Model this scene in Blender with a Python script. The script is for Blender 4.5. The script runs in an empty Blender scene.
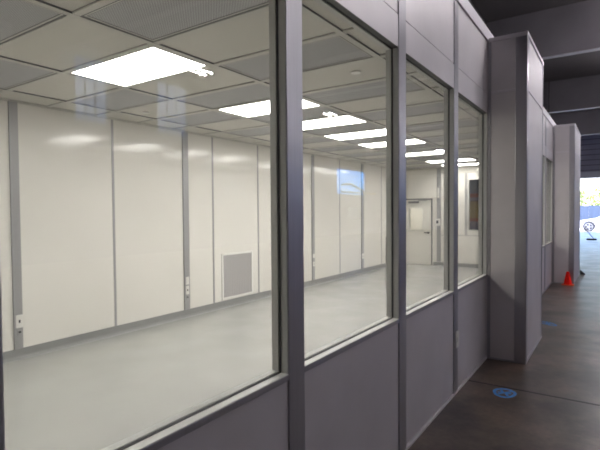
import bpy, bmesh, math, random
from mathutils import Vector, Matrix
random.seed(7)
SC = bpy.context.scene
COL = SC.collection
# ------------------------------------------------------------------ materials
def new_mat(name):
    m = bpy.data.materials.new(name); m.use_nodes = True
    nt = m.node_tree
    return m, nt, nt.nodes['Principled BSDF']
def pmat(name, col, rough=.5, metal=0., spec=.5, noise=0., nscale=6., bump=0., bscale=40., rough_var=0., stretch=None, coat=0.):
    m, nt, b = new_mat(name)
    b.inputs['Base Color'].default_value = (*col, 1)
    b.inputs['Roughness'].default_value = rough
    b.inputs['Metallic'].default_value = metal
    b.inputs['Specular IOR Level'].default_value = spec
    b.inputs['Coat Weight'].default_value = coat
    if noise or bump or rough_var:
        tc = nt.nodes.new('ShaderNodeTexCoord'); mp = nt.nodes.new('ShaderNodeMapping')
        nt.links.new(tc.outputs['Object'], mp.inputs['Vector'])
        if stretch: mp.inputs['Scale'].default_value = stretch
        n = nt.nodes.new('ShaderNodeTexNoise'); n.inputs['Scale'].default_value = nscale
        n.inputs['Detail'].default_value = 5
        nt.links.new(mp.outputs['Vector'], n.inputs['Vector'])
        if noise:
            r = nt.nodes.new('ShaderNodeValToRGB')
            r.color_ramp.elements[0].position = .3; r.color_ramp.elements[1].position = .7
            r.color_ramp.elements[0].color = (*[c*(1-noise) for c in col], 1)
            r.color_ramp.elements[1].color = (*[min(1, c*(1+noise)) for c in col], 1)
            nt.links.new(n.outputs['Fac'], r.inputs['Fac']); nt.links.new(r.outputs['Color'], b.inputs['Base Color'])
        if rough_var:
            mr = nt.nodes.new('ShaderNodeMapRange')
            mr.inputs['To Min'].default_value = max(.02, rough-rough_var); mr.inputs['To Max'].default_value = rough+rough_var
            mr.inputs['From Min'].default_value = .3; mr.inputs['From Max'].default_value = .7
            nt.links.new(n.outputs['Fac'], mr.inputs['Value']); nt.links.new(mr.outputs['Result'], b.inputs['Roughness'])
        if bump:
            n2 = nt.nodes.new('ShaderNodeTexNoise'); n2.inputs['Scale'].default_value = bscale
            nt.links.new(mp.outputs['Vector'], n2.inputs['Vector'])
            bp = nt.nodes.new('ShaderNodeBump'); bp.inputs['Strength'].default_value = bump; bp.inputs['Distance'].default_value = .01
            nt.links.new(n2.outputs['Fac'], bp.inputs['Height']); nt.links.new(bp.outputs['Normal'], b.inputs['Normal'])
    return m
def emat(name, col, s):
    m, nt, b = new_mat(name)
    b.inputs['Base Color'].default_value = (*col, 1)
    b.inputs['Emission Color'].default_value = (*col, 1); b.inputs['Emission Strength'].default_value = s
    return m
def glass_mat(name, tint=(.945, .95, .94), f0=.04):
    m = bpy.data.materials.new(name); m.use_nodes = True; nt = m.node_tree
    nt.nodes.remove(nt.nodes['Principled BSDF']); out = nt.nodes['Material Output']
    tr = nt.nodes.new('ShaderNodeBsdfTransparent'); tr.inputs['Color'].default_value = (*tint, 1)
    gl = nt.nodes.new('ShaderNodeBsdfGlossy'); gl.inputs['Roughness'].default_value = 0
    lw = nt.nodes.new('ShaderNodeLayerWeight'); lw.inputs['Blend'].default_value = .5
    pw = nt.nodes.new('ShaderNodeMath'); pw.operation = 'POWER'; pw.inputs[1].default_value = 5
    ma = nt.nodes.new('ShaderNodeMath'); ma.operation = 'MULTIPLY_ADD'; ma.inputs[1].default_value = 1-f0; ma.inputs[2].default_value = f0
    mx = nt.nodes.new('ShaderNodeMixShader')
    nt.links.new(lw.outputs['Facing'], pw.inputs[0]); nt.links.new(pw.outputs[0], ma.inputs[0])
    nt.links.new(ma.outputs[0], mx.inputs['Fac'])
    nt.links.new(tr.outputs[0], mx.inputs[1]); nt.links.new(gl.outputs[0], mx.inputs[2])
    nt.links.new(mx.outputs[0], out.inputs['Surface'])
    return m
def perf_mat():
    m, nt, b = new_mat('perforated_grey')
    tc = nt.nodes.new('ShaderNodeTexCoord'); sp = nt.nodes.new('ShaderNodeSeparateXYZ')
    nt.links.new(tc.outputs['Object'], sp.inputs[0])
    def sn(o):
        a = nt.nodes.new('ShaderNodeMath'); a.operation = 'MULTIPLY'; a.inputs[1].default_value = math.pi/.011
        s = nt.nodes.new('ShaderNodeMath'); s.operation = 'SINE'
        nt.links.new(o, a.inputs[0]); nt.links.new(a.outputs[0], s.inputs[0]); return s.outputs[0]
    mu = nt.nodes.new('ShaderNodeMath'); mu.operation = 'MULTIPLY'
    nt.links.new(sn(sp.outputs[0]), mu.inputs[0]); nt.links.new(sn(sp.outputs[1]), mu.inputs[1])
    r = nt.nodes.new('ShaderNodeValToRGB')
    r.color_ramp.elements[0].position = .35; r.color_ramp.elements[0].color = (.50, .50, .50, 1)
    r.color_ramp.elements[1].position = .55; r.color_ramp.elements[1].color = (.27, .27, .27, 1)
    nt.links.new(mu.outputs[0], r.inputs['Fac']); nt.links.new(r.outputs['Color'], b.inputs['Base Color'])
    b.inputs['Roughness'].default_value = .6
    return m
def concrete_mat():
    m, nt, b = new_mat('stained_concrete')
    tc = nt.nodes.new('ShaderNodeTexCoord')
    n = nt.nodes.new('ShaderNodeTexNoise'); n.inputs['Scale'].default_value = 1.5; n.inputs['Detail'].default_value = 8; n.inputs['Roughness'].default_value = .62
    n2 = nt.nodes.new('ShaderNodeTexNoise'); n2.inputs['Scale'].default_value = 26; n2.inputs['Detail'].default_value = 4
    for q in (n, n2): nt.links.new(tc.outputs['Object'], q.inputs['Vector'])
    r = nt.nodes.new('ShaderNodeValToRGB'); r.color_ramp.elements[0].position = .40; r.color_ramp.elements[1].position = .62
    r.color_ramp.elements[0].color = (.020, .013, .009, 1); r.color_ramp.elements[1].color = (.115, .080, .060, 1)
    r2 = nt.nodes.new('ShaderNodeValToRGB'); r2.color_ramp.elements[0].position = .35; r2.color_ramp.elements[1].position = .8
    r2.color_ramp.elements[0].color = (.8, .8, .8, 1); r2.color_ramp.elements[1].color = (1.25, 1.22, 1.2, 1)
    mx = nt.nodes.new('ShaderNodeMixRGB'); mx.blend_type = 'MULTIPLY'; mx.inputs['Fac'].default_value = 1
    nt.links.new(n.outputs['Fac'], r.inputs['Fac']); nt.links.new(n2.outputs['Fac'], r2.inputs['Fac'])
    nt.links.new(r.outputs['Color'], mx.inputs['Color1']); nt.links.new(r2.outputs['Color'], mx.inputs['Color2'])
    nt.links.new(mx.outputs['Color'], b.inputs['Base Color'])
    mr = nt.nodes.new('ShaderNodeMapRange'); mr.inputs['From Min'].default_value = .2; mr.inputs['From Max'].default_value = .8
    mr.inputs['To Min'].default_value = .28; mr.inputs['To Max'].default_value = .42
    n3 = nt.nodes.new('ShaderNodeTexNoise'); n3.inputs['Scale'].default_value = 1.7; n3.inputs['Detail'].default_value = 3
    nt.links.new(tc.outputs['Object'], n3.inputs['Vector'])
    nt.links.new(n3.outputs['Fac'], mr.inputs['Value']); nt.links.new(mr.outputs['Result'], b.inputs['Roughness'])
    bp = nt.nodes.new('ShaderNodeBump'); bp.inputs['Strength'].default_value = .05; bp.inputs['Distance'].default_value = .01
    nt.links.new(n2.outputs['Fac'], bp.inputs['Height']); nt.links.new(bp.outputs['Normal'], b.inputs['Normal'])
    return m
M = dict(
    alu=pmat('anodised_aluminium', (.50, .485, .52), .36, .85, noise=.05, nscale=3, stretch=(60, 60, 1)),
    panel=pmat('grey_wall_panel', (.72, .68, .70), .50, .5, .5, noise=.05, nscale=2.2, bump=.05, bscale=220),
    cap=pmat('pale_cap_trim', (.74, .70, .74), .45, 0.5),
    gutter=pmat('dark_head_liner', (.16, .16, .16), .5),  # underside shade put into the dark colour of the head liner
    jamb=pmat('pale_frame_paint', (.60, .60, .585), .38),
    gasket=pmat('black_rubber', (.06, .06, .062), .6),
    gap=pmat('dark_joint', (.03, .03, .032), .8),
    glass=glass_mat('window_glass'),
    inner=pmat('white_clean_panel', (.82, .80, .745), .12, 0, .5, noise=.015, nscale=1.5),
    batten=pmat('grey_batten', (.40, .40, .40), .4, .3),
    cove=pmat('grey_cove_vinyl', (.30, .305, .30), .35),
    vinyl=pmat('grey_sheet_vinyl', (.43, .43, .415), .2, 0, .5, noise=.035, nscale=2.0, rough_var=.06),
    tile=pmat('white_ceiling_tile', (.66, .645, .585), .6, noise=.01),
    grid=pmat('ceiling_grid_paint', (.62, .61, .56), .5),
    perf=perf_mat(),
    ring=pmat('dark_filter_rim', (.19, .19, .19), .6),
    lamp=emat('lit_diffuser', (1., .965, .925), 7.4),
    white=pmat('white_plastic', (.83, .82, .78), .35),
    dark=pmat('dark_plastic', (.05, .05, .055), .4),
    louver=pmat('grey_grille', (.62, .60, .59), .5, 0),
    concrete=concrete_mat(),
    roof=pmat('dark_roof_deck', (.055, .05, .055), .7, noise=.15, nscale=.6),
    girder=pmat('grey_painted_steel', (.14, .13, .147), .55, noise=.08, nscale=1.2),
    flange=pmat('pale_steel_flange', (.34, .33, .35), .45, noise=.1, nscale=2),
    hall=pmat('dark_blue_grey_cladding', (.36, .35, .46), .6, noise=.06, nscale=1),
    hood=pmat('grey_door_hood', (.62, .62, .70), .5),
    tube=emat('fluorescent_tube', (1., .95, .97), 96.0),
    tube_dim=emat('dimmer_tube', (1., .97, .98), 170.0),
    housing=pmat('white_lamp_housing', (.7, .7, .7), .5),
    frosted=pmat('frosted_pane', (.5, .52, .56), .5),
    cone=pmat('red_orange_cone', (1., .012, .006), .55, 0, .2),
    conebase=pmat('orange_cone_rim', (.75, .12, .04), .5),
    spray=pmat('blue_spray_paint', (.04, .23, .60), .6, noise=.3, nscale=40),
    asphalt=pmat('pale_pavement', (.50, .51, .54), .8, noise=.08, nscale=3),
    fence=pmat('grey_blue_fence_boards', (.11, .135, .18), .7, noise=.12, nscale=3, stretch=(8, 8, .4)),  # bluish shade and glare veil put into the board colour
    bark=pmat('bark', (.14, .10, .07), .9, noise=.2),
    leaf=pmat('yellow_green_leaves', (.34, .40, .10), .7, noise=.35, nscale=1.5),
    carpaint=pmat('white_car_paint', (.85, .85, .86), .2, 0, .5, coat=.6),
    carglass=pmat('dark_car_glass', (.03, .035, .04), .08),
    tyre=pmat('tyre_rubber', (.12, .12, .125), .8),  # lightened, with the outdoor glare put into the rubber colour
    rim=pmat('alloy_rim', (.6, .6, .62), .3, .8),
    mop=pmat('navy_mop_yarn', (.05, .06, .09), .9, bump=.6, bscale=60),
    handle=pmat('grey_mop_handle', (.25, .25, .28), .5),
    rackred=pmat('orange_red_beam', (.55, .12, .05), .5),
    rackblue=pmat('blue_grey_upright', (.12, .17, .25), .5),
    yellow=pmat('ochre_carton', (.55, .42, .10), .7, noise=.1),
    brown=pmat('brown_carton', (.25, .17, .10), .8, noise=.1),
    grey2=pmat('blue_grey_tote', (.25, .30, .36), .6),
    chrome=pmat('brushed_steel', (.45, .45, .45), .3, 1.),
)
# ------------------------------------------------------------------ mesh helpers
class MB:
    def __init__(s): s.bm = bmesh.new()
    def box(s, x0, x1, y0, y1, z0, z1):
        v = [s.bm.verts.new(p) for p in ((x0,y0,z0),(x1,y0,z0),(x1,y1,z0),(x0,y1,z0),(x0,y0,z1),(x1,y0,z1),(x1,y1,z1),(x0,y1,z1))]
        for f in ((0,3,2,1),(4,5,6,7),(0,1,5,4),(1,2,6,5),(2,3,7,6),(3,0,4,7)): s.bm.faces.new([v[i] for i in f])
        return s
    def cyl(s, p0, p1, r0, r1=None, n=16, cap=True):
        r1 = r0 if r1 is None else r1
        p0, p1 = Vector(p0), Vector(p1); d = (p1-p0).normalized()
        a = d.orthogonal().normalized(); b = d.cross(a)
        A, B = [], []
        for i in range(n):
            t = 2*math.pi*i/n; u = a*math.cos(t)+b*math.sin(t)
            A.append(s.bm.verts.new(p0+u*r0)); B.append(s.bm.verts.new(p1+u*r1))
        for i in range(n): s.bm.faces.new((A[i], A[(i+1)%n], B[(i+1)%n], B[i]))
        if cap: s.bm.faces.new(A[::-1]); s.bm.faces.new(B)
        return s
    def tube(s, pts, r, n=10):
        for a, b in zip(pts, pts[1:]): s.cyl(a, b, r, n=n)
        return s
    def lathe(s, prof, n=32, c=(0,0,0)):
        rings = []
        for r, z in prof:
            rings.append([s.bm.verts.new((c[0]+r*math.cos(2*math.pi*i/n), c[1]+r*math.sin(2*math.pi*i/n), c[2]+z)) for i in range(n)])
        for A, B in zip(rings, rings[1:]):
            for i in range(n): s.bm.faces.new((A[i], A[(i+1)%n], B[(i+1)%n], B[i]))
        s.bm.faces.new(rings[0][::-1]); s.bm.faces.new(rings[-1])
        return s
    def prism(s, pts, axis, a, b):
        # pts in the two other axes, extruded along axis from a to b
        def mk(p, t):
            return {'x': (t, p[0], p[1]), 'y': (p[0], t, p[1]), 'z': (p[0], p[1], t)}[axis]
        A = [s.bm.verts.new(mk(p, a)) for p in pts]; B = [s.bm.verts.new(mk(p, b)) for p in pts]
        n = len(pts)
        for i in range(n): s.bm.faces.new((A[i], A[(i+1)%n], B[(i+1)%n], B[i]))
        s.bm.faces.new(A[::-1]); s.bm.faces.new(B)
        return s
    def ring(s, x0, x1, y0, y1, z0, z1, w, axis):
        # rectangular ring frame, hole along axis
        if axis == 'x':
            s.box(x0,x1,y0,y0+w,z0,z1).box(x0,x1,y1-w,y1,z0,z1).box(x0,x1,y0+w,y1-w,z0,z0+w).box(x0,x1,y0+w,y1-w,z1-w,z1)
        elif axis == 'y':
            s.box(x0,x0+w,y0,y1,z0,z1).box(x1-w,x1,y0,y1,z0,z1).box(x0+w,x1-w,y0,y1,z0,z0+w).box(x0+w,x1-w,y0,y1,z1-w,z1)
        else:
            s.box(x0,x0+w,y0,y1,z0,z1).box(x1-w,x1,y0,y1,z0,z1).box(x0+w,x1-w,y0,y0+w,z0,z1).box(x0+w,x1-w,y1-w,y1,z0,z1)
        return s
    def build(s, name, mat, parent=None, bevel=0, smooth=False, loc=None):
        bmesh.ops.recalc_face_normals(s.bm, faces=s.bm.faces[:])
        me = bpy.data.meshes.new(name); s.bm.to_mesh(me); s.bm.free()
        me.materials.append(M[mat] if isinstance(mat, str) else mat)
        if smooth:
            for p in me.polygons: p.use_smooth = True
        o = bpy.data.objects.new(name, me); COL.objects.link(o)
        if parent: o.parent = parent
        if loc: o.location = loc
        if bevel:
            b = o.modifiers.new('bevel', 'BEVEL'); b.width = bevel; b.segments = 2; b.limit_method = 'ANGLE'
        return o
def box(*a): return MB().box(*a)
def thing(name, label, cat, loc=(0,0,0), group=None, rz=0):
    o = bpy.data.objects.new(name, None); COL.objects.link(o); o.location = loc; o.rotation_euler.z = rz
    o.empty_display_size = .1
    return tag(o, label, cat, group)
def tag(o, label, cat, group=None):
    o['label'] = label; o['category'] = cat
    if group: o['group'] = group
    return o
def struct(o): o['kind'] = 'structure'; return o
def sroot(name, loc=(0,0,0)):
    o = bpy.data.objects.new(name, None); COL.objects.link(o); o.location = loc; o.empty_display_size = .1
    return struct(o)
def copy_tree(o, parent=None):
    c = o.copy(); COL.objects.link(c)
    if parent: c.parent = parent
    for ch in list(o.children): copy_tree(ch, c)
    return c
ORD = ['first','second','third','fourth','fifth','sixth','seventh','eighth','ninth','tenth','eleventh','twelfth']

# ------------------------------------------------------------------ key dimensions (metres)
PITCH = 1.22
def pc(k): return .44 + PITCH*k
XB = -4.30          # inner face of the clean room's back wall
XF = -.083          # inner face of the glazed front wall
YN, YE = -2.0, 13.5 # room ends
ZC = 2.84           # ceiling
ZS, ZH, ZJ, ZT, ZCAP = .91, 2.64, 2.847, 3.40, 3.525
RX0, RX1, RY0, RY1, RZ = -9.0, 14.0, -10.0, 39.6, 7.4   # the hall around it

def wall_with_holes(mb, a0, a1, z0, z1, holes, put):
    ys = sorted({a0, a1, *[h[0] for h in holes], *[h[1] for h in holes]})
    zs = sorted({z0, z1, *[h[2] for h in holes], *[h[3] for h in holes]})
    for i in range(len(ys)-1):
        run = None
        for j in range(len(zs)-1):
            cy, cz = (ys[i]+ys[i+1])/2, (zs[j]+zs[j+1])/2
            solid = not any(h[0] < cy < h[1] and h[2] < cz < h[3] for h in holes)
            if solid: put(mb, ys[i], ys[i+1], zs[j], zs[j+1])
    return mb
# ------------------------------------------------------------------ hall shell
fl = struct(box(RX0, RX1, RY0, RY1, -.25, 0).build('floor', 'concrete'))
box(.004, 9, 4.482, 4.506, 0, .0012).build('floor_joint', 'gap', fl)
box(RX0, RX1, 21.0, 21.008, 0, .0012).build('floor_joint', 'gap', fl)
rf = struct(box(RX0, RX1, RY0, RY1, RZ, RZ+.15).build('ceiling_hall', 'roof'))
pur = MB()
for i in range(4): pur.box(-8.3+i*2, -8.22+i*2, RY0, RY1, RZ-.2, RZ)
pur.build('roof_purlins', 'roof', rf)
struct(box(RX0-.2, RX0, RY0, RY1, -.25, RZ).build('wall_left', 'hall'))
struct(wall_with_holes(MB(), RX0-.2, RX1+.2, -.25, RZ, [], lambda mb,a,b,c,d: mb.box(a, b, RY0-.2, RY0, c, d)).build('wall_rear', 'hall'))
# right-hand hall wall with its windows and doorway (seen only as a reflection in the glass)
openings = [(8.9,10.2,4.75,7.07),(12.35,14.0,4.78,6.92),(26.8,31.2,2.72,4.5),(26.8,31.2,4.65,6.15),(28.3,30.3,1.0,1.95)]
struct(wall_with_holes(MB(), RY0, RY1, 0, RZ, openings, lambda mb,a,b,c,d: mb.box(RX1, RX1+.2, a, b, c, d)).build('wall_right', 'hall'))
for i, (a, b, c, d) in enumerate(openings):
    w = sroot('window_%d' % (20+i), (RX1, (a+b)/2, c))
    hw, hh = (b-a)/2, d-c
    f = MB().ring(.02, .1, -hw, hw, 0, hh, .05, 'x')
    for t in ((.33, .62) if i < 2 else ()): f.box(.03, .09, -hw+2*hw*t-.025, -hw+2*hw*t+.025, .05, hh-.05)
    if i < 2: f.box(.03, .09, -hw, hw, hh*.36, hh*.36+.05)
    f.build('window_frame', 'girder', w)
    box(.055, .062, -hw+.05, hw-.05, .05, hh-.05).build('glass_pane', glass_mat('hazy_pane', (.64,.60,.60) if i < 2 else (.34,.66,1.) if i == 2 else (.16,.16,.17) if i == 3 else (.22,.27,.36)), w)  # tints put the sky's blue and the dimming of bright openings into the panes
# end wall with the open roll-up door
DX0, DX1, DZ = -3.2, 2.6, 3.84
struct(wall_with_holes(MB(), RX0, RX1, 0, RZ, [(DX0, DX1, 0, DZ)], lambda mb,a,b,c,d: mb.box(a, b, RY1, RY1+.2, c, d)).build('wall_far', 'hall'))
dr = sroot('door_9', (0, RY1, 0))
box(DX0-.1, DX1+.1, -.4, -.001, DZ, DZ+.46).build('door_hood', 'hood', dr, bevel=.03)
MB().box(DX0-.12, DX0, -.1, -.001, 0, DZ).box(DX1, DX1+.12, -.1, -.001, 0, DZ).build('door_track', 'hood', dr)
box(DX0, DX1, .0, .2, -.02, .012).build('threshold', 'white', dr)
gd = MB()
for i in range(8): gd.box(RX0, RX1, RY1-.05, RY1, 4.4+i*.37, 4.4+i*.37+.05)
gd.build('trim_1', 'girder'); struct(bpy.data.objects['trim_1'])
# roof girders
for i, y in enumerate((7.0, 15.35, 24.0, 32.4)):
    g = thing('roof_girder', ['dark steel roof girder overhead, nearest the camera above the cleanroom wall',
        'deep grey roof girder with pale lower flange, first one seen above the panel column',
        'grey roof girder with pale lower flange, second one back from the camera',
        'grey roof girder with pale lower flange, farthest one just above the open door'][i], 'beam', (0, y, 6.0), 'roof girders')
    MB().box(RX0, RX1, -.012, .012, .02, RZ-6.0).build('web', 'girder', g)
    MB().box(RX0, RX1, -.11, .11, 0, .02).build('lower_flange', 'flange', g)
    if i == 2: MB().cyl((-1.4,-.2,-.02), (-1.4,-.2,RZ-6.0), .035).build('drop_conduit', 'gasket', g)
# high bay lamps
def make_lamp(loc, label, hl=.6, tm='tube', sx=.085):
    t = thing('high_bay_light', label, 'light', loc, 'high bay lights')
    MB().prism([(-.06,0),(.06,0),(.045,.06),(-.045,.06)], 'y', -hl-.05, hl+.05).build('housing', 'housing', t)
    for s in (-1, 1): MB().cyl((s*sx,-hl,-.03), (s*sx,hl,-.03), .022, n=10).build('tube', tm, t)
    for s in (-1, 1): MB().cyl((0,s*hl*.8,.06), (0,s*.5,RZ-loc[2]), .008, n=8).build('hanger_rod', 'chrome', t)
    return t
for i, y in enumerate((2.3, 9.45, 16.6, 23.75, 30.9)):
    make_lamp((8.5, y, 5.6), 'two-tube high bay light in the outer row, %s from the camera end' % ORD[i], .3, 'tube_dim', .13)
for i, y in enumerate((6.6, 13.7, 20.8, 27.9)):
    make_lamp((1.4, y, 5.3), 'two-tube high bay light in the row nearest the cleanroom, %s from the camera end' % ORD[i])
make_lamp((-3.2, 27.5, 5.6), 'two-tube high bay light farthest back on the left near the open door')  # hidden lamp added to brighten the far girder and end wall

t = thing('jib_crane', 'grey post with bent hoist arm, reflected before the blue window', 'crane', (13.7, 30.2, 0))
MB().cyl((0,0,0),(0,0,3.05),.07,n=16).build('post', 'flange', t)
MB().tube([(0,0,3.0),(-.02,-2.0,3.45),(-.02,-3.3,3.36)], .07).build('arm', 'flange', t)
MB().box(-.15,.0,-3.4,1.7,2.84,2.93).build('boom', 'yellow', t)
MB().cyl((0,0,0),(0,0,.03),.2,n=20).build('base_plate', 'flange', t)
# ------------------------------------------------------------------ glazed modular wall
wf = sroot('wall_front')
wf['label'] = 'long grey modular cleanroom wall with four tall windows'
pan = MB()
K0, K1 = -2, 4
def bays():
    for k in range(K0, K1):
        a = pc(k)+.06-(.013 if k == 0 else 0); b = pc(k+1)-.06-(.013 if k == -1 else 0) if k < 3 else 5.27
        yield a, b
    for a, b in ((6.59,7.72),(7.84,8.97),(9.09,10.22),(10.34,11.47)): yield a, b
for k, (a, b) in enumerate(bays()):
    box(XF, -.004, a, b, .03, ZS-.026).build('lower_panel', 'panel', wf)
    box(XF, 0, a, b, ZH, ZJ-.004).build('header_panel', 'panel', wf)
    box(XF, -.003, a, b, ZJ+.004, ZT).build('upper_panel', 'panel', wf)
    box(XF, -.012, a, b, ZJ-.004, ZJ+.004).build('panel_joint', 'gap', wf)
    box(XF, .003, a, b, ZS-.026, ZS).build('sill_rail', 'alu', wf, bevel=.002)
posts = [pc(k)-(.013 if k == 0 else 0) for k in range(K0, 4)]
for y in posts: box(XF, .004, y-.06, y+.06, .0, ZT).build('post', 'alu', wf, bevel=.003)
box(XF, .002, 5.27, 6.59, 0, ZT).build('lower_panel', 'panel', wf)
for y in (7.78, 9.03, 10.28, 11.53): box(XF, .004, y-.06, y+.06, 0, ZT).build('post', 'alu', wf, bevel=.003)
box(XF, 0, 11.59, YE+.11, 0, ZT).build('lower_panel', 'panel', wf)
box(XF-.01, .012, YN-.11, YE+.11, ZT, ZCAP).build('top_cap', 'cap', wf, bevel=.004)
box(XF, .006, YN-.1, 5.28, 0, .018).build('floor_track', 'panel', wf)
box(XF, .006, 6.53, 11.55, 0, .03).build('floor_track', 'alu', wf)
box(XF, 0, YN-.11, pc(-2)-.06, 0, ZT).build('lower_panel', 'panel', wf)
# windows
for k, (a, b) in enumerate(bays()):
    w = sroot('window_%d' % (k+1), (0, (a+b)/2, ZS)); h = (b-a)/2; H = ZH-ZS
    MB().box(XF-.002, -.001, -h, -h+.003, 0, H).box(XF-.002, -.001, h-.003, h, 0, H).build('window_frame', 'jamb', w)
    box(XF-.002, -.001, -h+.003, h-.003, H-.003, H).build('head_liner', 'gutter', w)
    box(XF-.002, .002, -h+.003, h-.003, 0, .003).build('sill', 'white', w)  # whiter than the jambs: interior light on the ledge put into the colour
    MB().ring(-.046, -.036, -h+.003, h-.003, .003, H-.003, .003, 'x').build('gasket', 'gasket', w)
    MB().ring(-.081, -.047, -h+.003, h-.003, .003, H-.003, .006, 'x').build('glazing_bead', 'jamb', w, bevel=.001)
    box(-.043, -.037, -h+.005, h-.005, .005, H-.005).build('glass_pane', 'glass', w)
# panel columns standing proud of the wall
def column(name, x1, y0, y1, top, pw, label):
    r = sroot(name, (0, y0, 0)); r['label'] = label
    L = y1-y0
    box(.0, x1-.006, .006, L-.006, .0, top-.02).build('side_panel', 'panel', r)
    box(.005, .036, 0, .012, .0, top-.04).build('corner_post', 'alu', r, bevel=.003)
    box(x1-pw, x1, 0, .10, .0, top-.04).build('corner_post', 'alu', r, bevel=.006)
    box(x1-.10, x1, L-.035, L, .0, top-.04).build('corner_post', 'alu', r, bevel=.006)
    MB().box(.036, x1-pw, .001, .012, 2.838, 2.866).box(x1-.012, x1-.001, .10, L-.035, 2.838, 2.866).build('rail', 'cap', r, bevel=.002)
    box(.004, x1+.004, -.004, L+.004, top-.045, top).build('top_cap', 'cap', r, bevel=.003)
    box(.005, x1+.002, -.002, L+.002, 0, .02).build('floor_track', 'alu', r)
    return r
column('wall_column', .387, 5.28, 6.53, 3.43, .113, 'tall grey panel column projecting beside the fourth window')
column('wall_column.001', .408, 11.55, 13.5, 3.44, .102, 'farther grey panel column behind the red cone')

# ------------------------------------------------------------------ clean room shell
fr = struct(box(XB, XF, YN, YE, 0, .003).build('floor_cleanroom', 'vinyl'))
wb = struct(box(XB-.1, XB, YN-.1, YE+.1, 0, ZT).build('wall_back', 'inner'))
for y in (-1.16, .06, 1.28, 3.69, 5.51, 6.67, 7.60, 9.73, 12.11): box(XB, XB+.004, y-.017, y+.017, .115, ZC).build('panel_batten', 'batten', wb)
for i, (y, hw) in enumerate(((2.477, .047), (4.92, .055), (8.53, .052), (10.91, .06))):
    box(XB+.0005, XB+.02, y-hw, y+hw, .115, ZC).build('wire_raceway', 'batten', wb, bevel=.003)
box(XB+.0005, XB+.03, 12.40, 12.44, .115, .86).build('wire_raceway', 'ring', wb)
prof = [(XB, .003), (XB, .116), (XB+.006, .116), (XB+.008, .05)] + [(XB+.048-.04*math.cos(t), .045-.04*math.sin(t)) for t in [math.pi/2*i/6 for i in range(7)]] + [(XB+.06, .003)]
struct(MB().prism([(p[0], p[1]) for p in prof], 'y', YN, YE).build('baseboard_back', 'cove'))
struct(box(XB-.1, 0, YN-.11, YN, 0, ZT).build('wall_near', 'inner'))
# far end wall with door and window opening
DXa, DXb, DH = -4.15, -3.31, 1.965
WXa, WXb, WZa, WZb = -2.30, -1.20, 1.03, 2.485
wE = struct(wall_with_holes(MB(), XB, XF, 0, ZT, [(DXa, DXb, 0, DH), (WXa, WXb, WZa, WZb)], lambda mb,a,b,c,d: mb.box(a, b, YE, YE+.1, c, d)).build('wall_end', 'inner'))
box(-3.175, -3.058, YE-.02, YE, .115, ZC).build('wire_raceway', 'batten', wE, bevel=.003)
box(-3.058, XF, YE-.006, YE, .885, .905).build('panel_batten', 'batten', wE)
box(-2.385, -2.315, YE-.006, YE, .905, 2.66).build('panel_batten', 'batten', wE)
box(-3.058, XF, YE-.03, YE, 2.67, ZC).build('header_trim', 'tile', wE)
box(-3.28, XF, YE-.012, YE, .003, .105).build('baseboard_end', 'cove'); struct(bpy.data.objects['baseboard_end'])
d1 = sroot('door_1', ((DXa+DXb)/2, YE, 0)); hw = (DXb-DXa)/2
MB().box(-hw, -hw+.03, -.02, .1, 0, DH).box(hw-.03, hw, -.02, .1, 0, DH).box(-hw+.03, hw-.03, -.02, .1, DH-.03, DH).build('door_frame', 'ring', d1)
lx0, lx1 = -4.026-(DXa+DXb)/2, -3.578-(DXa+DXb)/2
wall_with_holes(MB(), -hw+.03, hw-.03, .008, DH-.032, [(lx0, lx1, 1.0, 1.706)], lambda mb,a,b,c,d: mb.box(a, b, .0, .045, c, d)).build('door_leaf', 'inner', d1)
gp = MB().ring(lx0, lx1, -.006, .05, 1.0, 1.706, .022, 'y').build('glazing_bead', 'jamb', d1)
box(lx0+.02, lx1-.02, .02, .026, 1.02, 1.686).build('glass_pane', 'glass', d1)
hx = -3.425-(DXa+DXb)/2
MB().cyl((hx,-.05,.955),(hx,0,.955),.03).cyl((hx+.01,-.05,.955),(hx-.12,-.05,.955),.016).build('door_handle', 'dark', d1)
MB().box(-.30,.02,-.055,-.002,1.83,1.89).box(.0,.28,-.05,-.03,1.90,1.915).build('door_closer', 'ring', d1, bevel=.004)
w = sroot('window_11', ((WXa+WXb)/2, YE, WZa)); h = (WXb-WXa)/2; H = WZb-WZa
MB().ring(-h, h, -.008, .1, 0, H, .03, 'y').build('window_frame', 'jamb', w, bevel=.002)
box(-h+.02, h-.02, .045, .051, .02, H-.02).build('glass_pane', 'glass', w)

# ceiling
XS = [XF, -.44, -1.66, -2.88, -3.90, XB]
def yk(k): return 1.65+.61*k
ce = struct(box(XB, XF, YN, YE, ZC+.006, ZC+.06).build('ceiling', 'tile'))
g = MB()
for x in XS[1:-1]: g.box(x-.025, x+.025, YN, YE, ZC-.006, ZC+.006)
for k in range(-5, 20):
    for a, b in zip(XS[:-1], XS[1:]): g.box(b+.025 if b != XB else XB, a-.025 if a != XF else XF, yk(k)-.025, yk(k)+.025, ZC-.006, ZC+.006)
g.build('ceiling_grid', 'grid', ce)
gj = MB()
for x in XS[1:-1]: gj.box(x+.024, x+.0265, YN, YE, ZC-.0066, ZC+.0062)
for k in range(-5, 20):
    for s in (-1, 1): gj.box(XB, XF, yk(k)+s*.026-.001, yk(k)+s*.026+.001, ZC+.0035, ZC+.0062)
gj.build('tile_joint', 'ring', ce)
MB().box(XB, XB+.02, YN, YE, ZC-.02, ZC+.006).box(XB, XF, YE-.02, YE, ZC-.02, ZC+.006).box(XF-.02, XF, YN, YE, ZC-.02, ZC+.006).build('wall_angle', 'grid', ce)
LIGHTS = [-2, 1, 4, 6, 8, 10, 13, 16, 18]
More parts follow.
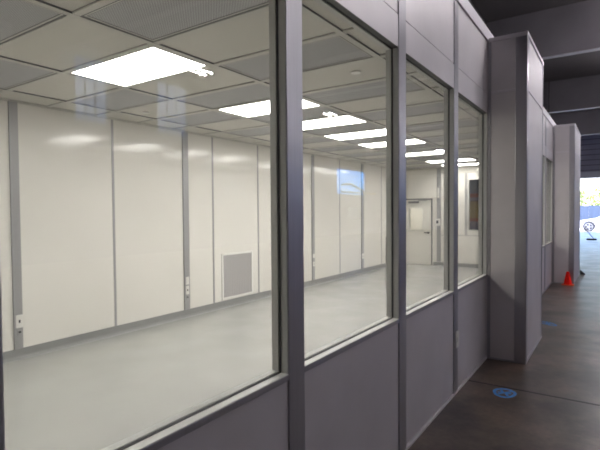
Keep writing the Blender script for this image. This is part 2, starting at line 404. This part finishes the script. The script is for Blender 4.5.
LT = ['lit rectangular ceiling light panel farthest left over the near end of the room',  # first panel is out of view, added to light the near end
      'big bright rectangular ceiling light at upper left, largest of the lit panels',
      'bright ceiling light second from the left, cut by the near window post',
      'bright ceiling light panel, second down in the second window',
      'bright ceiling light panel, third down in the second window',
      'bright ceiling light panel, lowest in the second window, continuing into the third',
      'long slim lit ceiling panel, middle of three in the third window',
      'slim lit ceiling panel, upper of two in the fourth window',
      'thin lit ceiling panel lowest and farthest, nearest the end wall']
first = None
for k, lb in zip(LIGHTS, LT):
    c = ((XS[2]+XS[3])/2, yk(k)+.305, ZC)
    if first is None:
        t = thing('ceiling_light', lb, 'light', c, 'lit panels in the cleanroom ceiling')
        hx, hy = .61-.025, .305-.025
        MB().box(-hx, -hx+.035, -hy, hy, -.004, .006).box(hx-.035, hx, -hy, hy, -.004, .006).box(-hx+.035, hx-.035, -hy, -hy+.012, -.004, .006).box(-hx+.035, hx-.035, hy-.006, hy, -.004, .006).build('frame', 'grid', t)
        box(-hx+.035, hx-.035, -hy+.012, hy-.006, -.001, .005).build('diffuser', 'lamp', t)
        first = t
    else:
        t = copy_tree(first); t.location = c; t['label'] = lb
def filt(col, k, lb, proto={}):
    a, b = XS[col], XS[col+1]
    key = col == 3
    c = ((a+b)/2, yk(k)+.305, ZC)
    if key not in proto:
        t = thing('ceiling_filter', lb, 'ceiling vent', c, 'grey perforated filter panels in the cleanroom ceiling')
        hx, hy = (a-b)/2-.025, .305-.025
        MB().ring(-hx, hx, -hy, hy, -.002, .006, .014, 'z').build('rim', 'ring', t)
        MB().ring(-hx+.014, hx-.014, -hy+.014, hy-.014, -.001, .006, .012, 'z').build('frame', 'grid', t)
        MB().ring(-hx+.026, hx-.026, -hy+.026, hy-.026, .001, .006, .006, 'z').build('shadow_gap', 'ring', t)
        box(-hx+.03, hx-.03, -hy+.03, hy-.03, .002, .0055).build('diffuser_face', 'perf', t)
        proto[key] = t
    else:
        t = copy_tree(proto[key]); t.location = c; t['label'] = lb
FROM = 'from the left'
for i, k in enumerate(range(0, 19, 2)):
    filt(1, k, 'grey perforated ceiling filter, %s %s in the row along the glass' % (ORD[i], FROM))
for i, k in enumerate(k for k in (-1, 3, 5, 7, 9, 11, 12, 14, 15, 17) ):
    filt(2, k, 'grey perforated ceiling filter, %s %s in the middle row with the lights' % (ORD[i], FROM))
for i, k in enumerate(range(0, 19, 2)):
    filt(3, k, 'grey perforated ceiling filter, %s %s in the row by the back wall' % (ORD[i], FROM))
for (x, y), lb in zip(((-.775, 3.74), (-3.64, 3.72)), ('round white sprinkler cover on the ceiling tile near the second window', 'round white sprinkler cover on the ceiling near the back wall, beyond the big light')):
    t = thing('sprinkler_cover', lb, 'sprinkler', (x, y, ZC+.006), 'sprinkler covers')
    MB().lathe([(.012,0),(.012,-.012),(.043,-.012),(.045,-.015),(.0435,-.018)], 24).build('cover_plate', 'white', t)

# things on the clean room walls
def plate(y, z0, z1, hw, label, kind):
    t = thing('wall_switch' if kind == 'switch' else 'wall_outlet', label, 'switch' if kind == 'switch' else 'outlet', (XB+.02, y, z0), 'outlets and switches on the back wall')
    h = z1-z0
    box(0, .006, -hw, hw, 0, h).build('cover_plate', 'white', t, bevel=.002)
    if kind == 'switch':
        box(.006, .011, -.010, .010, h*.3, h*.7).build('rocker', 'white', t, bevel=.002)
    else:
        for f in (.5,) if h < .14 else (.5,):
            box(.006, .009, -.009, .009, h*f-.016, h*f+.016).build('socket', 'dark', t, bevel=.002)
def jack(y, z, label):
    t = thing('data_jack', label, 'outlet', (XB+.02, y, z), 'jacks below the outlets')
    box(0, .006, -.022, .022, -.03, .03).build('cover_plate', 'batten', t, bevel=.002)
    box(.006, .009, -.012, .012, -.002, .018).build('socket', 'dark', t)
plate(2.486, .35, .492, .037, 'white electrical outlet low on the leftmost grey wall strip', 'outlet')
jack(2.486, .295, 'small grey jack plate below the white outlet on the leftmost wall strip')
plate(4.922, .50, .62, .031, 'white switch plate on the grey wall strip left of the low vent, upper of two', 'switch')
plate(4.920, .35, .482, .031, 'white electrical outlet on the grey wall strip left of the low vent, under the switch', 'outlet')
jack(4.918, .30, 'small grey jack plate lowest on the wall strip left of the low vent')
plate(8.53, .60, .685, .033, 'white switch plate on the leftmost wall strip seen through the second window', 'switch')
plate(8.53, .42, .51, .033, 'white outlet on the leftmost wall strip seen through the second window, under a switch plate', 'outlet')
plate(10.895, .378, .508, .05, 'white outlet on the wall strip at the right side of the second window', 'outlet')
# return air vent
v = thing('wall_vent', 'white framed return air vent with grey louvres low on the back wall', 'vent', (XB, 6.09, .13))
MB().ring(.0005, .014, -.40, .40, 0, .78, .035, 'x').build('frame', 'white', v, bevel=.003)
lv = MB()
for i in range(34):
    z = .04+i*.0208; lv.prism([(.002, z), (.011, z+.010), (.011, z+.0125), (.002, z+.0025)], 'y', -.362, .362) if False else lv.box(.003, .010, -.362, .362, z, z+.012)
for i in range(17): lv.box(.002, .009, -.362+i*.0443, -.358+i*.0443, .036, .744)
lv.build('louver_grille', 'louver', v)
box(.0005, .002, -.365, .365, .035, .745).build('back_plate', 'ring', v)
# devices on the end wall strip
t = thing('access_reader', 'white wall box with dark button on grey strip right of the door', 'switch', (-3.15, YE-.02, 1.17))
box(-.08, .08, -.012, 0, 0, .2).build('cover_plate', 'white', t, bevel=.003)
box(-.03, .03, -.035, -.012, .06, .15).build('button', 'dark', t, bevel=.006)
t = thing('pressure_gauge', 'slim white gauge high on grey strip right of the door', 'gauge', (-3.13, YE-.02, 1.97))
box(-.022, .022, -.018, 0, .10, .30).build('tube_body', 'white', t, bevel=.004)
box(-.022, .022, -.014, 0, 0, .08).build('base_block', 'white', t, bevel=.004)

# things on the outside of the wall and on the hall floor
t = thing('wall_switch', 'white switch plate low on the grey post between third and fourth windows', 'switch', (.004, 4.13, .405))
box(0, .007, -.045, .045, 0, .145).build('cover_plate', 'white', t, bevel=.002)
box(.007, .012, -.012, .012, .05, .095).build('rocker', 'white', t, bevel=.002)
cn = thing('traffic_cone', 'small red traffic cone standing by the farther panel column', 'cone', (.31, 11.40, 0))
MB().lathe([(.082,.016),(.078,.03),(.030,.275),(.026,.285),(.02,.285)], 32).build('cone_body', 'cone', cn, smooth=False)
MB().prism([(-.115,-.09),(-.09,-.115),(.09,-.115),(.115,-.09),(.115,.09),(.09,.115),(-.09,.115),(-.115,.09)], 'z', 0, .016).build('cone_base', 'conebase', cn, bevel=.004)
sp = MB()
def stroke(pts, w):
    for a, b in zip(pts, pts[1:]):
        a, b = Vector((*a, 0)), Vector((*b, 0)); d = (b-a).normalized(); n = Vector((-d.y, d.x, 0))*w; e = d*w*.5
        vs = [sp.bm.verts.new(p) for p in (a-n-e, b-n+e, b+n+e, a+n-e)]
        ws = [sp.bm.verts.new(v.co+Vector((0,0,.001))) for v in vs]
        sp.bm.faces.new(ws); sp.bm.faces.new(vs[::-1])
        for i in range(4): sp.bm.faces.new((vs[i], vs[(i+1)%4], ws[(i+1)%4], ws[i]))
stroke([(.082*math.cos(t)*(1+.06*math.sin(3*t)), .10*math.sin(t)) for t in [2*math.pi*i/28 for i in range(29)]], .013)
stroke([(-.035,.05),(-.01,.0),(-.04,-.05)], .011); stroke([(.04,.055),(.005,.01),(.035,-.05)], .011); stroke([(-.05,-.005),(.05,.01)], .010)
sm = sp.build('paint_mark', 'spray', loc=(.353, 4.352, .0003))
tag(sm, 'round blue spray paint mark on the concrete floor near the joint', 'floor marking')
s2 = sm.copy(); COL.objects.link(s2); s2.location = (.37, 7.37, .0003); s2.scale = (.8, 1.3, 1); s2.rotation_euler.z = .8
tag(s2, 'fainter blue spray paint mark farther along the floor, past the first panel column', 'floor marking')
ds = thing('door_stop', 'small black rubber wedge at the foot of the farther panel column', 'door stop', (.47, 13.42, 0))
MB().prism([(-.045,0),(.06,0),(.06,.02),(-.045,.12)], 'y', -.05, .05).build('wedge', 'gasket', ds, bevel=.006)
mp = thing('dust_mop', 'dark dust mop left on the floor near the open door', 'mop', (.09, 28.95, 0))
MB().box(-.23, .23, -.16, .16, 0, .075).build('mop_head', 'mop', mp, bevel=.03)
MB().cyl((.10,0,.06), (-.42,.35,.72), .02).build('handle', 'handle', mp)

# small white lobby behind the end door
lb = struct(box(-5.2, -5.1, YE+.1, 15.5, 0, 2.6).build('wall_lobby', 'inner'))
box(-3.2, -3.1, YE+.1, 15.5, 0, 2.6).build('side_panel', 'inner', lb)
box(-5.1, -3.2, 15.4, 15.5, 0, 2.6).build('rear_panel', 'inner', lb)
box(-5.2, -3.1, YE+.1, 15.5, 2.6, 2.66).build('roof_panel', 'inner', lb)
box(-5.1, -3.2, YE+.1, 15.4, 0, .003).build('lobby_floor', 'vinyl', lb)
t = copy_tree(first); t.location = (-4.15, 14.5, 2.594); t['label'] = 'lit ceiling panel in the white lobby behind the end door'
# storage rack behind the end window
rk = thing('storage_rack', 'tall storage rack with red beams behind the end window', 'rack', (-1.7, 15.4, 0))
for sx in (-1.35, 1.35):
    for sy in (-.45, .45): box(sx-.04, sx+.04, sy-.035, sy+.035, 0, 3.4).build('upright', 'rackblue', rk)
ZSH = (.12, 1.36, 2.12)
for z in ZSH:
    for sy in (-.45, .45): box(-1.31, 1.31, sy-.025, sy+.025, z-.09, z).build('beam', 'rackred', rk)
    box(-1.31, 1.31, -.425, .425, z-.03, z-.004).build('shelf', 'grey2', rk)
bxs = [(0,'grey2','grey tote',.85),(1,'yellow','ochre carton',.52),(2,'grey2','blue grey tote',.42)]
WHERE = ['left end','left of middle','right of middle','right end']
for s, m, nm, h in bxs:
    for j in range(4):
        mm = 'brown' if (s == 1 and j == 2) else m
        nn = 'brown carton' if mm == 'brown' else nm
        t = thing('storage_tote' if 'tote' in nn else 'carton', '%s on the %s shelf of the rack, at its %s' % (nn, ['bottom','middle','top'][s], WHERE[j]), 'box', (-1.7-.98+j*.65, 15.35, ZSH[s]-.003), 'boxes on the storage rack')
        box(-.28, .28, -.32, .32, 0, h).build('body', mm, t, bevel=.01)
        box(-.285, .285, -.325, .325, h, h+.03).build('lid', 'brown' if mm == 'yellow' else mm, t, bevel=.006)

# ------------------------------------------------------------------ outside the open door
GZ = -.15
struct(box(-40, 45, RY1+.2, 90, GZ-.1, GZ).build('ground', 'asphalt'))
struct(box(RX1+.2, 45, RY0-.2, RY1+.2, GZ-.1, GZ).build('ground.001', 'asphalt'))
struct(box(-40, 45, -60, RY0-.2, GZ-.1, GZ).build('ground.002', 'asphalt'))
fn = thing('board_fence', 'tall grey-blue board fence across the yard beyond the open door', 'fence', (0, 56, GZ))
for i in range(9):
    x0 = -13.7+i*3.15
    mb = MB()
    for j in range(14): mb.box(x0+.06+j*.216, x0+.06+j*.216+.2165, -.012+.006*(j%2), .012+.006*(j%2), .02, 2.15)
    mb.build('board_panel', 'fence', fn)
    box(x0-.06, x0+.06, -.07, .07, 0, 2.25).build('fence_post', 'fence', fn)
    MB().box(x0+.06, x0+3.09, -.05, -.012, 2.0, 2.12).box(x0+.06, x0+3.09, -.05, -.012, .25, .37).build('rail', 'fence', fn)
def tree(x, y, r, label):
    t = thing('leafy_tree', label, 'tree', (x, y, GZ), 'trees beyond the fence')
    MB().cyl((0,0,0), (.1,0,2.2), .2, .12, 10).cyl((.1,0,2.0), (.5,.3,3.6), .1, .05, 8).cyl((.1,0,2.0), (-.5,-.2,3.6), .1, .05, 8).build('trunk', 'bark', t)
    mb = MB()
    for i in range(1500):
        c = random.choice([(0,0,3.4,1),(.9,.2,3.0,.8),(-.9,-.1,3.1,.8),(.2,.1,4.4,.75),(-.4,.2,2.4,.6),(.5,-.2,2.4,.6)])
        d = Vector((random.gauss(0,1), random.gauss(0,1), random.gauss(0,1))).normalized()*r*c[3]*random.uniform(.6,1)
        p = Vector((c[0]*r, c[1]*r, c[2]))+d
        u = Vector((random.uniform(-1,1), random.uniform(-1,1), random.uniform(-1,1))).normalized()*.16; w_ = u.orthogonal().normalized()*.11
        mb.bm.faces.new([mb.bm.verts.new(q) for q in (p-u, p+w_, p+u, p-w_)])
    mb.build('foliage', 'leaf', t)
for x, y, r, lb in ((-3.9,60,1.5,'yellow-green leafy tree behind the fence at the left edge of the doorway'),(1.0,60,1.5,'yellow-green leafy tree behind the fence at the right frame edge')):
    tree(x, y, r, lb)
# car, side on, nose to the left
car = thing('parked_car', 'white parked car outside the open door, front wheel in view', 'car', (1.05, 43.9, GZ)); car.scale = (1.2, 1.2, 1.2)
side = [(-2.15,.30),(-2.2,.55),(-2.12,.66),(-1.75,.76),(-.95,.90),(-.2,1.36),(.35,1.5),(1.1,1.46),(1.75,1.12),(2.15,1.05),(2.25,.75),(2.2,.35),
        (1.78,.24)]+[(1.4+.38*math.cos(t), .32+.38*math.sin(t)) for t in [math.pi*i/8 for i in range(9)]]+[(.9,.2),(-.9,.2)]+[(-1.4+.38*math.cos(t), .32+.38*math.sin(t)) for t in [math.pi*i/8 for i in range(9)]]+[(-1.8,.24)]
cb = MB().prism(side, 'y', -.86, .86).build('body', 'carpaint', car, bevel=.04)
for s, y in ((-1,-.868),(1,.868)):
    MB().prism([(-.82,1.0),(-.2,1.36),(.3,1.42),(.3,1.0)], 'y', y-.006, y+.006).build('side_window', 'carglass', car)
    MB().prism([(.36,1.0),(.36,1.42),(1.02,1.39),(1.5,1.08),(1.4,1.02)], 'y', y-.006, y+.006).build('side_window', 'carglass', car)
for x in (-1.4, 1.4):
    for y in (-.72, .72):
        wl = MB().cyl((x,y-.11,.325),(x,y+.11,.325),.325,n=28).build('wheel', 'tyre', car, bevel=.02)
        sy = -1 if y < 0 else 1
        hb = MB()
        hb.cyl((x,y+sy*.105,.325),(x,y+sy*.118,.325),.07,n=16)
        for q in range(5):
            a = 2*math.pi*q/5
            hb.cyl((x,y+sy*.112,.325),(x+.21*math.cos(a),y+sy*.112,.325+.21*math.sin(a)),.03,n=8)
        for q in range(24):
            a, b = 2*math.pi*q/24, 2*math.pi*(q+1)/24
            hb.cyl((x+.225*math.cos(a),y+sy*.112,.325+.225*math.sin(a)),(x+.225*math.cos(b),y+sy*.112,.325+.225*math.sin(b)),.018,n=6)
        hb.build('rim', 'rim', wl)
box(-2.19,-2.05,-.7,-.45,.62,.72).build('headlight', 'rim', car, bevel=.02)
box(-2.19,-2.05,.45,.7,.62,.72).build('headlight', 'rim', car, bevel=.02)

# ------------------------------------------------------------------ sky and sun
W = bpy.data.worlds.new('sky'); SC.world = W; W.use_nodes = True
nt = W.node_tree; bg = nt.nodes['Background']
sk = nt.nodes.new('ShaderNodeTexSky'); sk.sky_type = 'NISHITA'; sk.sun_disc = False
sk.sun_elevation = math.radians(52); sk.sun_rotation = math.radians(-70); sk.air_density = 1.3; sk.dust_density = .6
tn = nt.nodes.new('ShaderNodeMixRGB'); tn.blend_type = 'MULTIPLY'; tn.inputs['Fac'].default_value = 1; tn.inputs['Color2'].default_value = (.86, .93, 1.2, 1)
nt.links.new(sk.outputs['Color'], tn.inputs['Color1']); nt.links.new(tn.outputs['Color'], bg.inputs['Color']); bg.inputs['Strength'].default_value = .45
sl = bpy.data.lights.new('sun', 'SUN'); sl.energy = 14; sl.angle = .01; sl.color = (1, .95, .86)
so = bpy.data.objects.new('sun', sl); COL.objects.link(so)
so.rotation_euler = Vector((.62, -.28, -.80)).to_track_quat('-Z', 'Y').to_euler()

# ------------------------------------------------------------------ camera
yaw, pitch, roll = math.radians(34.139), math.radians(1.6314), math.radians(-.4388)
f = Vector((-math.sin(yaw)*math.cos(pitch), math.cos(yaw)*math.cos(pitch), -math.sin(pitch)))
r = Vector((math.cos(yaw), math.sin(yaw), 0)); u = r.cross(f)
r2 = r*math.cos(roll)+u*math.sin(roll); u2 = -r*math.sin(roll)+u*math.cos(roll)
cam = bpy.data.cameras.new('camera'); co = bpy.data.objects.new('camera', cam); COL.objects.link(co)
mw = Matrix((r2, u2, -f)).transposed().to_4x4(); mw.translation = (1.15, 0, 1.604); co.matrix_world = mw
cam.sensor_fit = 'HORIZONTAL'; cam.sensor_width = 36; cam.lens = 466.4*36/600; cam.clip_start = .02; cam.clip_end = 300
SC.camera = co
vs = SC.view_settings
vs.view_transform = 'Standard'; vs.look = 'None'; vs.gamma = 1; vs.exposure = 1.14; vs.use_curve_mapping = False
SC.cycles.use_denoising = True; SC.cycles.filter_width = 1.8
SC.cycles.max_bounces = 12; SC.cycles.diffuse_bounces = 5; SC.cycles.glossy_bounces = 6; SC.cycles.transparent_max_bounces = 16
SC.cycles.sample_clamp_indirect = 8
